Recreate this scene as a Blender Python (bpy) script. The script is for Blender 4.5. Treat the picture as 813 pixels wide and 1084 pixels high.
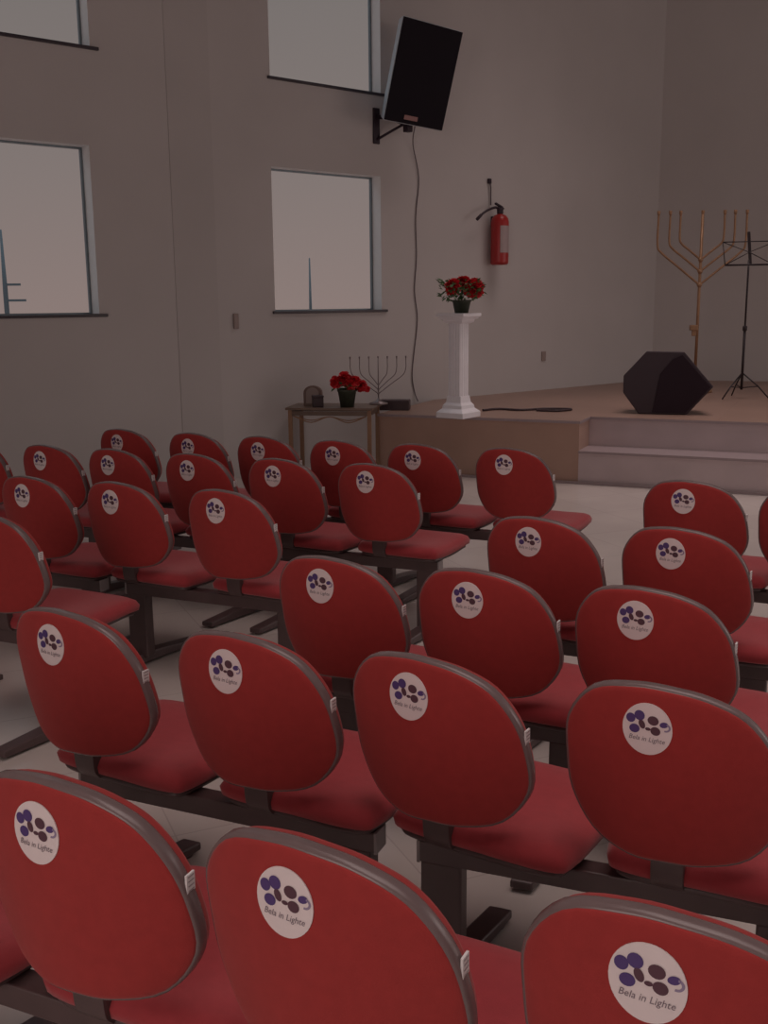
import bpy, bmesh, math, random
from mathutils import Vector, Matrix
random.seed(7)
PI = math.pi
for o in list(bpy.data.objects): bpy.data.objects.remove(o)
SC = bpy.context.scene
COL = SC.collection

# ---------------------------------------------------------------- camera
cam = bpy.data.cameras.new('camera')
cam.sensor_fit = 'HORIZONTAL'; cam.sensor_width = 36.0; cam.lens = 1100.0/813.0*36.0
cam.clip_start = 0.05; cam.clip_end = 400
co = bpy.data.objects.new('camera', cam); COL.objects.link(co)
pitch = math.atan(222/1100)
co.matrix_world = Matrix.Translation((0, 0, 1.63)) @ Matrix.Rotation(PI/2-pitch, 4, 'X') @ Matrix.Rotation(math.radians(-0.55), 4, 'Z')
SC.camera = co
SC.view_settings.view_transform = 'Standard'
SC.view_settings.look = 'None'
SC.view_settings.gamma = 1.0
SC.view_settings.use_curve_mapping = False
SC.view_settings.exposure = 0.0

# ---------------------------------------------------------------- sky (flat overcast, brighter overhead)
w = bpy.data.worlds.new('overcast_sky'); SC.world = w; w.use_nodes = True
nt = w.node_tree; nt.nodes.clear()
out = nt.nodes.new('ShaderNodeOutputWorld'); bg = nt.nodes.new('ShaderNodeBackground')
tc = nt.nodes.new('ShaderNodeTexCoord'); sp = nt.nodes.new('ShaderNodeSeparateXYZ')
cr = nt.nodes.new('ShaderNodeValToRGB')
nt.links.new(tc.outputs['Generated'], sp.inputs[0]); nt.links.new(sp.outputs['Z'], cr.inputs[0])
nt.links.new(cr.outputs[0], bg.inputs[0]); nt.links.new(bg.outputs[0], out.inputs[0])
e = cr.color_ramp.elements
e[0].position = 0.0; e[0].color = (0.252, 0.194, 0.180, 1)
e[1].position = 1.0; e[1].color = (0.65, 0.76, 0.85, 1)
x = e.new(0.13); x.color = (0.215, 0.180, 0.170, 1)
x = e.new(0.34); x.color = (0.170, 0.156, 0.150, 1)
x = e.new(0.55); x.color = (0.55, 0.66, 0.74, 1)
bg.inputs[1].default_value = 1.0

# ---------------------------------------------------------------- doorway daylight and added fill lights
def area(name, loc, target, size, size_y, power, color):
    l = bpy.data.lights.new(name, 'AREA'); l.shape = 'RECTANGLE'; l.size = size; l.size_y = size_y
    l.energy = power; l.color = color
    o = bpy.data.objects.new(name, l); COL.objects.link(o); o.location = loc
    o.rotation_euler = (Vector(target)-Vector(loc)).to_track_quat('-Z', 'Y').to_euler()
    return o
area('doorway_daylight', (-2.6, -2.0, 2.1), (0.0, 3.0, 0.5), 2.6, 2.0, 52, (1.0, 0.80, 0.74))
area('added_side_fill', (10.5, 6.5, 1.9), (1.5, 9.5, 0.6), 5.0, 2.6, 58, (1.0, 0.82, 0.78))  # low fill added from the right to lift the lower walls, no door there
cl = area('added_overhead_fill', (2.2, 2.0, 6.5), (2.2, 2.0, 0.0), 6.0, 6.0, 75, (1.0, 0.82, 0.78))  # overhead fill added to brighten floor and seat tops, no lamp fittings modelled
cl.data.spread = math.radians(95)
sl = area('added_stage_fill', (3.3, 9.3, 6.5), (2.9, 9.3, 0.0), 4.0, 2.5, 42, (1.0, 0.82, 0.79))  # fill added above the stage to brighten its floor and steps
sl.data.spread = math.radians(85)

# ---------------------------------------------------------------- materials
def mat(name, rgb, rough=0.6, metal=0.0, var=0.0, scale=20.0, bump=0.0, bscale=200.0, spec=0.5, sheen=0.0):
    m = bpy.data.materials.new(name); m.use_nodes = True
    n = m.node_tree.nodes; L = m.node_tree.links; b = n['Principled BSDF']
    b.inputs['Roughness'].default_value = rough; b.inputs['Metallic'].default_value = metal
    b.inputs['Specular IOR Level'].default_value = spec
    if sheen: b.inputs['Sheen Weight'].default_value = sheen; b.inputs['Sheen Roughness'].default_value = 0.5
    t = n.new('ShaderNodeTexCoord')
    no = n.new('ShaderNodeTexNoise'); no.inputs['Scale'].default_value = scale; no.inputs['Detail'].default_value = 4
    L.new(t.outputs['Object'], no.inputs['Vector'])
    r = n.new('ShaderNodeValToRGB'); r.color_ramp.elements[0].position = 0.3; r.color_ramp.elements[1].position = 0.7
    v = max(var, 0.02)
    r.color_ramp.elements[0].color = tuple(c*(1-v) for c in rgb)+(1,)
    r.color_ramp.elements[1].color = tuple(min(1, c*(1+v)) for c in rgb)+(1,)
    L.new(no.outputs['Fac'], r.inputs[0]); L.new(r.outputs[0], b.inputs['Base Color'])
    if bump:
        n2 = n.new('ShaderNodeTexNoise'); n2.inputs['Scale'].default_value = bscale
        L.new(t.outputs['Object'], n2.inputs['Vector'])
        bm_ = n.new('ShaderNodeBump'); bm_.inputs['Strength'].default_value = bump; bm_.inputs['Distance'].default_value = 0.002
        L.new(n2.outputs['Fac'], bm_.inputs['Height']); L.new(bm_.outputs[0], b.inputs['Normal'])
    return m
def tile_mat(name, c1, c2, grout, size, rough, rot=0.0):
    m = mat(name, c1, rough); n = m.node_tree.nodes; L = m.node_tree.links; b = n['Principled BSDF']
    t = n.new('ShaderNodeTexCoord'); mp = n.new('ShaderNodeMapping'); mp.inputs['Rotation'].default_value = (0, 0, rot)
    br = n.new('ShaderNodeTexBrick'); br.offset = 0.0; br.squash = 1.0
    br.inputs['Color1'].default_value = c1+(1,); br.inputs['Color2'].default_value = c2+(1,); br.inputs['Mortar'].default_value = grout+(1,)
    br.inputs['Scale'].default_value = 1.0; br.inputs['Brick Width'].default_value = size; br.inputs['Row Height'].default_value = size
    br.inputs['Mortar Size'].default_value = 0.003; br.inputs['Mortar Smooth'].default_value = 0.3
    L.new(t.outputs['Object'], mp.inputs[0]); L.new(mp.outputs[0], br.inputs['Vector'])
    no = n.new('ShaderNodeTexNoise'); no.inputs['Scale'].default_value = 1.3; no.inputs['Detail'].default_value = 5
    L.new(t.outputs['Object'], no.inputs['Vector'])
    mx = n.new('ShaderNodeMixRGB'); mx.blend_type = 'MULTIPLY'; mx.inputs[0].default_value = 0.35
    L.new(br.outputs['Color'], mx.inputs[1]); L.new(no.outputs['Fac'], mx.inputs[2])
    L.new(mx.outputs[0], b.inputs['Base Color'])
    return m
M_WALL = mat('painted_plaster', (0.56, 0.53, 0.52), 0.85, var=0.03, scale=1.2, bump=0.15, bscale=60)
M_WALL2 = mat('painted_plaster_column', (0.53, 0.50, 0.49), 0.85, var=0.03, scale=1.2, bump=0.15, bscale=60)
M_CEIL = mat('ceiling_paint', (0.28, 0.26, 0.25), 0.9)
M_FLOOR = tile_mat('polished_floor_tile', (0.74, 0.66, 0.62), (0.71, 0.63, 0.59), (0.60, 0.52, 0.49), 0.6, 0.22, math.radians(-23.8))
M_STAGE = tile_mat('brown_stage_tile', (0.38, 0.245, 0.195), (0.36, 0.23, 0.18), (0.30, 0.19, 0.15), 0.5, 0.42)
M_BLOCK = mat('brown_stage_facing', (0.46, 0.30, 0.235), 0.35, var=0.06, scale=2.0)
M_STEP = mat('pale_marble', (0.60, 0.50, 0.51), 0.3, var=0.06, scale=3.0)
M_NOSE = mat('marble_nosing_shade', (0.36, 0.29, 0.30), 0.35, var=0.04)  # marble darkened to stand in for the thin shadows below the nosing
M_BASEB = mat('brown_baseboard', (0.22, 0.13, 0.09), 0.4, var=0.08, scale=6)
M_SILL = mat('dark_granite_sill', (0.045, 0.035, 0.045), 0.35, var=0.2, scale=60)
M_REVEAL = mat('white_window_reveal', (0.80, 0.82, 0.83), 0.7)
M_FRAME = mat('dark_window_frame', (0.20, 0.25, 0.28), 0.4, metal=0.3)
M_RED = mat('red_upholstery', (0.37, 0.036, 0.034), 0.85, var=0.05, scale=40, bump=0.25, bscale=700, spec=0.25, sheen=0.15)
M_REDSEAT = mat('red_seat_upholstery', (0.37, 0.038, 0.046), 0.8, var=0.05, scale=40, bump=0.25, bscale=700, spec=0.3, sheen=0.25)
M_TRIM = mat('grey_brown_edge_trim', (0.18, 0.13, 0.13), 0.26, var=0.05, scale=30)
M_METAL = mat('black_brown_steel', (0.085, 0.052, 0.052), 0.38, var=0.08, scale=20, spec=0.6)
M_CAP = mat('grey_end_cap', (0.30, 0.27, 0.27), 0.4)
M_STICK = mat('white_sticker_paper', (0.82, 0.72, 0.72), 0.5)
M_PURP = mat('purple_print', (0.085, 0.045, 0.19), 0.6)
M_PLUM = mat('plum_print', (0.10, 0.04, 0.06), 0.6)
M_PALEP = mat('pale_violet_print', (0.30, 0.24, 0.36), 0.6)
M_INK = mat('grey_ink', (0.20, 0.15, 0.18), 0.6)
M_TAG = mat('white_tag_cloth', (0.78, 0.74, 0.74), 0.6)
M_TAGINK = mat('tag_print', (0.35, 0.30, 0.30), 0.6)
M_SPK = mat('speaker_black_grille', (0.010, 0.007, 0.012), 0.75, bump=0.6, bscale=250, spec=0.2)
M_SPKBOX = mat('speaker_box_side_light', (0.50, 0.55, 0.60), 0.4, bump=0.3, bscale=150)  # black cabinet coloured pale blue-grey to imitate window light on its side
M_BADGE = mat('reddish_badge', (0.30, 0.14, 0.13), 0.4)
M_BRKT = mat('dark_bracket_paint', (0.025, 0.012, 0.022), 0.5)
M_CABLE = mat('dark_cable', (0.13, 0.10, 0.11), 0.6)
M_EXT = mat('extinguisher_red', (0.40, 0.022, 0.022), 0.35)
M_EXTLAB = mat('extinguisher_label', (0.42, 0.33, 0.33), 0.5)
M_WHITE = mat('white_plaster_pedestal', (0.86, 0.84, 0.88), 0.5, var=0.02)
M_LEAF = mat('green_leaf', (0.07, 0.14, 0.05), 0.6, var=0.3, scale=15)
M_PETAL = mat('red_petal', (0.62, 0.020, 0.030), 0.6, var=0.25, scale=30)
M_POT = mat('dark_green_pot', (0.045, 0.052, 0.035), 0.5, var=0.2, scale=30)
M_WOOD = mat('light_wood', (0.30, 0.17, 0.10), 0.5, var=0.12, scale=8)
M_WOODD = mat('table_top_wood', (0.17, 0.115, 0.085), 0.35, var=0.12, scale=8)
M_GOLD = mat('aged_brass', (0.36, 0.21, 0.12), 0.45, metal=0.3, var=0.1)
M_SILV = mat('tarnished_silver', (0.26, 0.22, 0.22), 0.4, metal=0.5)
M_MON = mat('monitor_black_carpet', (0.022, 0.010, 0.018), 0.7, bump=0.4, bscale=250, spec=0.3)
M_MON2 = mat('monitor_dark_box', (0.040, 0.024, 0.034), 0.55, bump=0.3, bscale=250)
M_STAND = mat('stand_black', (0.018, 0.010, 0.014), 0.5)
M_PLAST = mat('beige_plastic', (0.33, 0.26, 0.24), 0.5)
M_FIG = mat('brown_ceramic', (0.20, 0.13, 0.11), 0.5, var=0.2, scale=20)
M_FIGD = mat('dark_ceramic', (0.05, 0.03, 0.035), 0.5)
M_POLE = mat('weathered_pole', (0.11, 0.14, 0.16), 0.6)
M_GLASS = bpy.data.materials.new('window_glass'); M_GLASS.use_nodes = True
_n = M_GLASS.node_tree.nodes; _L = M_GLASS.node_tree.links; _n.remove(_n['Principled BSDF'])
_t = _n.new('ShaderNodeBsdfTransparent'); _g = _n.new('ShaderNodeBsdfGlossy'); _g.inputs['Roughness'].default_value = 0.02
_mx = _n.new('ShaderNodeMixShader'); _fr = _n.new('ShaderNodeFresnel'); _fr.inputs[0].default_value = 1.04
_L.new(_fr.outputs[0], _mx.inputs[0]); _L.new(_t.outputs[0], _mx.inputs[1]); _L.new(_g.outputs[0], _mx.inputs[2])
_L.new(_mx.outputs[0], _n['Material Output'].inputs[0])

# ---------------------------------------------------------------- mesh helpers
def box(bm, c, s, rot=None, mi=0, bev=0.0):
    g = bmesh.ops.create_cube(bm, size=1.0); vs = g['verts']
    for v in vs: v.co = Vector((v.co.x*s[0], v.co.y*s[1], v.co.z*s[2]))
    if bev:
        es = list({e for v in vs for e in v.link_edges})
        r = bmesh.ops.bevel(bm, geom=es, offset=bev, segments=2, affect='EDGES', profile=0.5)
        vs = list({v for f in r['faces'] for v in f.verts} | {v for v in vs if v.is_valid})
    for f in {f for v in vs for f in v.link_faces}: f.material_index = mi
    Mx = Matrix.Translation(c) @ (rot.to_4x4() if rot else Matrix())
    for v in vs: v.co = Mx @ v.co
    return vs
def catmull(pts, n, closed=False):
    P = [Vector(p) for p in pts]; out = []; N = len(P)
    segs = N if closed else N-1
    for i in range(segs):
        if closed: a, b, c, d = P[i-1], P[i], P[(i+1) % N], P[(i+2) % N]
        else: a, b, c, d = P[max(i-1, 0)], P[i], P[i+1], P[min(i+2, N-1)]
        for k in range(n):
            t = k/n
            out.append(0.5*((2*b)+(c-a)*t+(2*a-5*b+4*c-d)*t*t+(3*b-a-3*c+d)*t**3))
    if not closed: out.append(P[-1])
    return out
def tube(bm, pts, r, seg=8, closed=False, mi=0, radii=None, caps=True):
    P = [Vector(p) for p in pts]; N = len(P); rings = []
    up = None
    for i, p in enumerate(P):
        if closed: t = (P[(i+1) % N]-P[i-1])
        else: t = P[min(i+1, N-1)]-P[max(i-1, 0)]
        t.normalize()
        if up is None:
            up = Vector((0, 0, 1)) if abs(t.z) < 0.9 else Vector((1, 0, 0))
        s = t.cross(up); s.normalize(); up = s.cross(t); up.normalize()
        rr = radii[i] if radii else r
        rings.append([bm.verts.new(p+s*math.cos(2*PI*k/seg)*rr+up*math.sin(2*PI*k/seg)*rr) for k in range(seg)])
    for i in range(N if closed else N-1):
        A, B = rings[i], rings[(i+1) % N]
        for k in range(seg):
            f = bm.faces.new((A[k], A[(k+1) % seg], B[(k+1) % seg], B[k])); f.material_index = mi; f.smooth = True
    if not closed and caps:
        for R in (rings[0], rings[-1]):
            f = bm.faces.new(R); f.material_index = mi
def lathe(bm, prof, c=(0, 0, 0), seg=24, mi=0, smooth=True):
    rings = []
    for r, z in prof:
        rings.append([bm.verts.new((c[0]+max(r, 1e-4)*math.cos(2*PI*k/seg), c[1]+max(r, 1e-4)*math.sin(2*PI*k/seg), c[2]+z)) for k in range(seg)])
    for A, B in zip(rings, rings[1:]):
        for k in range(seg):
            f = bm.faces.new((A[k], A[(k+1) % seg], B[(k+1) % seg], B[k])); f.material_index = mi; f.smooth = smooth
    for R in (rings[0], rings[-1]):
        f = bm.faces.new(R); f.material_index = mi
def prism(bm, poly, z0, z1, mi=0, scale_top=1.0, bev=0.0):
    """poly = [(x, z)] extruded along y from z0 to z1"""
    cx = sum(p[0] for p in poly)/len(poly); cz = sum(p[1] for p in poly)/len(poly)
    A = [bm.verts.new((p[0], z0, p[1])) for p in poly]
    B = [bm.verts.new((cx+(p[0]-cx)*scale_top, z1, cz+(p[1]-cz)*scale_top)) for p in poly]
    n = len(poly); fs = [bm.faces.new(A), bm.faces.new(B[::-1])]
    for i in range(n): fs.append(bm.faces.new((A[i], B[i], B[(i+1) % n], A[(i+1) % n])))
    for f in fs: f.material_index = mi
    if bev:
        bmesh.ops.bevel(bm, geom=list({e for f in fs for e in f.edges}), offset=bev, segments=2, affect='EDGES')
def ribbon(bm, prof, x0, x1, thick, mi=0):
    """(y, z) profile given thickness, extruded in x"""
    P = [Vector((0, a, b)) for a, b in prof]; L = []
    for i, p in enumerate(P):
        t = (P[min(i+1, len(P)-1)]-P[max(i-1, 0)]).normalized(); nn = Vector((0, -t.z, t.y))*thick/2
        L.append((p+nn, p-nn))
    rows = [[bm.verts.new((x, q.y, q.z)) for x, q in ((x0, a), (x1, a), (x1, b), (x0, b))] for a, b in L]
    for A, B in zip(rows, rows[1:]):
        for k in range(4):
            f = bm.faces.new((A[k], A[(k+1) % 4], B[(k+1) % 4], B[k])); f.material_index = mi
    bm.faces.new(rows[0]).material_index = mi; bm.faces.new(rows[-1][::-1]).material_index = mi
def obj(name, bm, mats, parent=None, smooth=False, bevel=0.0):
    bmesh.ops.recalc_face_normals(bm, faces=bm.faces)
    me = bpy.data.meshes.new(name); bm.to_mesh(me); bm.free()
    for m in (mats if isinstance(mats, (list, tuple)) else [mats]): me.materials.append(m)
    if smooth:
        for p in me.polygons: p.use_smooth = True
    o = bpy.data.objects.new(name, me); COL.objects.link(o)
    if parent: o.parent = parent
    if bevel:
        b = o.modifiers.new('bevel', 'BEVEL'); b.width = bevel; b.segments = 2; b.limit_method = 'ANGLE'
    return o
def empty(name, loc, rz=0.0):
    o = bpy.data.objects.new(name, None); COL.objects.link(o); o.location = loc; o.rotation_euler = (0, 0, rz); o.empty_display_size = 0.1
    return o
def tag(o, label, cat, group=None, kind=None):
    o['label'] = label; o['category'] = cat
    if group: o['group'] = group
    if kind: o['kind'] = kind
    return o
def struct(o, label=None):
    o['kind'] = 'structure'
    if label: o['label'] = label
    return o
def B(): return bmesh.new()

# ================================================================ SETTING
WA = math.radians(40.5)                      # window wall runs away to the right
WD = Vector((math.cos(WA), math.sin(WA), 0)); WN = Vector((WD.y, -WD.x, 0))
P0 = Vector((1.138, 11.982, 0))
CORNER = P0 + WD*3.275
RA = math.radians(-23.8)                     # chair rows and the stage run this way
RD = Vector((math.cos(RA), math.sin(RA), 0)); RN = Vector((-RD.y, RD.x, 0))
CEIL = 6.6; TH = 0.17
# floor / ceiling
_b = CORNER + Vector((math.cos(math.radians(-19)), math.sin(math.radians(-19)), 0))*9.0
_a = P0 - WD*20.0
ROOM = [(_a.x, _a.y), (CORNER.x, CORNER.y), (_b.x, _b.y), (_b.x, -9.0), (_a.x, -9.0)]
def slab(z0, z1):
    bm = B(); A = [bm.verts.new((x, y, z0)) for x, y in ROOM]; C = [bm.verts.new((x, y, z1)) for x, y in ROOM]
    bm.faces.new(A); bm.faces.new(C)
    for k in range(5): bm.faces.new((A[k], A[(k+1) % 5], C[(k+1) % 5], C[k]))
    return bm
struct(obj('floor', slab(-0.1, 0.0), M_FLOOR), 'glossy pale beige tiled floor')
struct(obj('ceiling', slab(CEIL, CEIL+0.1), M_CEIL))
# window wall with real openings; local x along the wall, local +y outwards
wall_root_m = Matrix.Translation(P0) @ Matrix.Rotation(WA, 4, 'Z')
def wall_pt(u, off, z): return P0 + WD*u + WN*off + Vector((0, 0, z))
wins = {'window_1': (-5.97, -4.645, 1.552, 2.915), 'window_2': (-2.842, -1.50, 1.552, 2.882),
        'window_3': (-5.93, -4.585, 3.680, 5.03), 'window_4': (-2.825, -1.487, 3.672, 5.03)}
us = sorted({-20.0, 3.275} | {a for v in wins.values() for a in v[:2]})
zs = sorted({0.0, CEIL} | {a for v in wins.values() for a in v[2:]})
bm = B()
def isopen(u, z): return any(a < u < b and c < z < d for a, b, c, d in wins.values())
for u0, u1 in zip(us, us[1:]):
    for z0, z1 in zip(zs, zs[1:]):
        if isopen((u0+u1)/2, (z0+z1)/2): continue
        for y in (0, TH):
            bm.faces.new([bm.verts.new(p) for p in ((u0, y, z0), (u1, y, z0), (u1, y, z1), (u0, y, z1))])
for a, b, c, d in wins.values():
    for p, q in (((a, c), (b, c)), ((b, c), (b, d)), ((b, d), (a, d)), ((a, d), (a, c))):
        f = bm.faces.new([bm.verts.new(t) for t in ((p[0], 0, p[1]), (q[0], 0, q[1]), (q[0], TH, q[1]), (p[0], TH, p[1]))]); f.material_index = 1
for q in (((-20, 0, 0), (-20, TH, 0), (-20, TH, CEIL), (-20, 0, CEIL)), ((3.275, 0, 0), (3.275, TH, 0), (3.275, TH, CEIL), (3.275, 0, CEIL))):
    bm.faces.new([bm.verts.new(p) for p in q])
bmesh.ops.remove_doubles(bm, verts=bm.verts, dist=0.0005)
o = struct(obj('wall_left', bm, [M_WALL, M_REVEAL]), 'pale plaster wall with square windows'); o.matrix_world = wall_root_m
# pilaster (flush column) on the wall
bm = B(); box(bm, (-3.69, -0.001, CEIL/2), (0.43, 0.010, CEIL-0.002))
o = struct(obj('trim_1', bm, M_WALL2)); o.matrix_world = wall_root_m
# back wall behind the stage
BA = math.radians(-19.0); 
bm = B(); box(bm, (4.5, 0.085, CEIL/2), (9.0, TH, CEIL))
o = struct(obj('wall_back', bm, M_WALL), 'pale plaster wall behind the stage'); o.matrix_world = Matrix.Translation(CORNER) @ Matrix.Rotation(BA, 4, 'Z')
# windows: frame, pane, sill
for nm, (a, b, c, d) in wins.items():
    r = struct(empty(nm, wall_pt(0, 0, 0), WA), 'square window in the plaster wall')
    bm = B(); t = 0.016
    for cx, cz, sx, sz in ((a+t/2, (c+d)/2, t, d-c), (b-t/2, (c+d)/2, t, d-c), ((a+b)/2, c+t/2, b-a-2*t, t), ((a+b)/2, d-t/2, b-a-2*t, t)):
        box(bm, (cx, TH-0.02, cz), (sx, 0.03, sz))
    obj('window_frame', bm, M_FRAME, r)
    bm = B(); box(bm, ((a+b)/2, TH-0.02, (c+d)/2), (b-a-2*t, 0.005, d-c-2*t)); obj('window_pane', bm, M_GLASS, r)
    bm = B(); box(bm, ((a+b)/2+0.02, TH/2-0.022, c-0.008), (b-a+0.10, TH+0.03-0.03, 0.026), bev=0.004); obj('window_sill', bm, M_SILL, r)

# stage ---------------------------------------------------------
def rp(t, n, z=0.0): return RD*t + RN*n + Vector((0, 0, z))
rowM = Matrix.Rotation(RA, 4, 'Z')           # local x = along rows, local y = towards the stage
SH = 0.57
def world_to_row(p): return (p.dot(RD), p.dot(RN))
nF = 9.22
tL = -4.12                                   # left end of the stage front
# left block reaches forward to the lowest step
tB = world_to_row(Vector((1.42, 8.5, 0)))[0]
wl = [world_to_row(wall_pt(u, -0.0, 0)) for u in (-3.0, 3.275)]
def wall_n(t):                                # n of the window wall at row coordinate t
    (t0, n0), (t1, n1) = wl; return n0+(t-t0)*(n1-n0)/(t1-t0)
cr_t, cr_n = world_to_row(CORNER)
bx = Vector((math.cos(BA), math.sin(BA), 0)); far = world_to_row(CORNER+bx*8.8)
tL_end = tL
tBlk = -2.14
nTop = nF+0.40
foot = [(tL, nF), (tBlk, nF), (tBlk, nTop), (5.2, nTop), (5.2, far[1]+(far[0]-5.2)*0.085), (cr_t, cr_n), (tL, wall_n(tL))]
bm = B()
lo = [bm.verts.new((a, b_, 0)) for a, b_ in foot]; hi = [bm.verts.new((a, b_, SH-0.025)) for a, b_ in foot]
bm.faces.new(lo); bm.faces.new(hi)
for i in range(len(foot)):
    f = bm.faces.new((lo[i], lo[(i+1) % len(foot)], hi[(i+1) % len(foot)], hi[i]))
    if i == 2: f.material_index = 1
o = struct(obj('trim_2', bm, [M_BLOCK, M_STEP]), 'raised stage body with brown facing'); o.matrix_world = rowM
bm = B()
foot2 = [(tL, nF-0.02), (tBlk+0.01, nF-0.02), (tBlk+0.01, nTop-0.02), (5.2, nTop-0.02)] + foot[4:]
lo = [bm.verts.new((a, b_, SH-0.025)) for a, b_ in foot2]; hi = [bm.verts.new((a, b_, SH)) for a, b_ in foot2]
bm.faces.new(lo); bm.faces.new(hi)
for i in range(len(foot2)):
    f = bm.faces.new((lo[i], lo[(i+1) % len(foot2)], hi[(i+1) % len(foot2)], hi[i])); f.material_index = 1
o = struct(obj('trim_3', bm, [M_STAGE, M_NOSE]), 'brown tiled stage floor with nosing darkened as shadow'); o.matrix_world = rowM
# lower step
bm = B(); box(bm, ((tBlk+5.2)/2, nF+0.2, 0.14), (5.2-tBlk, 0.398, 0.28))
o = struct(obj('trim_4', bm, M_STEP), 'pale marble step up to the stage'); o.matrix_world = rowM
bm = B(); box(bm, ((tBlk+5.2)/2, nF+0.188, 0.29), (5.2-tBlk-0.002, 0.42, 0.022)); o = struct(obj('trim_5', bm, M_NOSE)); o.matrix_world = rowM
bm = B(); box(bm, ((tL+5.2)/2, nF-0.022, 0.011), (5.2-tL, 0.03, 0.02)); o = struct(obj('trim_6', bm, M_NOSE)); o.matrix_world = rowM

# ================================================================ CHAIRS
# back panel outline, local x right, z up, about the panel centre; slightly egg shaped
# polar radii (metres) every 22.5 degrees, counter-clockwise from the top, as seen from behind
RAD = [0.184, 0.200, 0.231, 0.235, 0.222, 0.228, 0.225, 0.204, 0.186, 0.198, 0.229, 0.231, 0.213, 0.206, 0.200, 0.187]
OUT = [(p.x, p.y) for p in catmull([(-r*math.sin(k*PI/8), r*math.cos(k*PI/8), 0) for k, r in enumerate(RAD)], 4, True)]
TILT = math.radians(0.0); ZC = 0.672
def base_y(x, z): return 1.08*x*x + 0.17*z*z - 4.0*x*x*z*0.8 - 0.02
def panel_pt(x, z, y):                        # panel frame -> chair frame (top leans back)
    p = Vector((x, y, z)); c, s = math.cos(TILT), math.sin(TILT)
    return Vector((p.x, p.y*c - p.z*s, ZC + p.y*s + p.z*c))
def dome(bm, ysurf, sgn, depth, edge, mi=0, inset=1.0):
    """closed cushion between the outline at ysurf and a domed face"""
    rings = []
    steps = [(0.0, 1), (0.25, 1), (0.5, 1), (0.7, .995), (0.85, .97), (0.94, .88), (0.985, .62), (1.0, 0.25)]
    c = bm.verts.new(panel_pt(0, 0, base_y(0, 0)+ysurf+sgn*depth))
    for s, h in steps[1:]:
        s2 = s*inset
        rings.append([bm.verts.new(panel_pt(x*s2, z*s2, base_y(x*s2, z*s2)+ysurf+sgn*(edge+(depth-edge)*h*(1-0.35*s*s)))) for x, z in OUT])
    rings.append([bm.verts.new(panel_pt(x*inset, z*inset, base_y(x*inset, z*inset)+ysurf)) for x, z in OUT])
    n = len(OUT)
    for k in range(n): f = bm.faces.new((c, rings[0][k], rings[0][(k+1) % n])); f.smooth = True; f.material_index = mi
    for A, C in zip(rings, rings[1:]):
        for k in range(n):
            f = bm.faces.new((A[k], A[(k+1) % n], C[(k+1) % n], C[k])); f.smooth = True; f.material_index = mi
def shell_y(x, z):
    # y of the rear face (towards the viewer)
    r = min(1.0, math.hypot(x/0.215, z/0.200)); return base_y(x, z) - (0.003+0.011*(1-0.35*r*r))
def text_faces(txt, size):
    cu = bpy.data.curves.new('tmp_text', 'FONT'); cu.body = txt; cu.size = size; cu.align_x = 'CENTER'; cu.resolution_u = 2
    cu.shear = 0.25
    ob = bpy.data.objects.new('tmp_text', cu); COL.objects.link(ob)
    dg = bpy.context.evaluated_depsgraph_get(); me = ob.evaluated_get(dg).to_mesh()
    vs = [v.co.copy() for v in me.vertices]; fs = [list(p.vertices) for p in me.polygons]
    ob.evaluated_get(dg).to_mesh_clear(); bpy.data.objects.remove(ob); bpy.data.curves.remove(cu)
    return vs, fs
SX, SZ, SR = -0.045, 0.104, 0.0540
def on_shell(a, b_, lift):
    a *= 0.94
    return panel_pt(SX+a, SZ+b_, shell_y(SX+a, SZ+b_)-lift)
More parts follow.
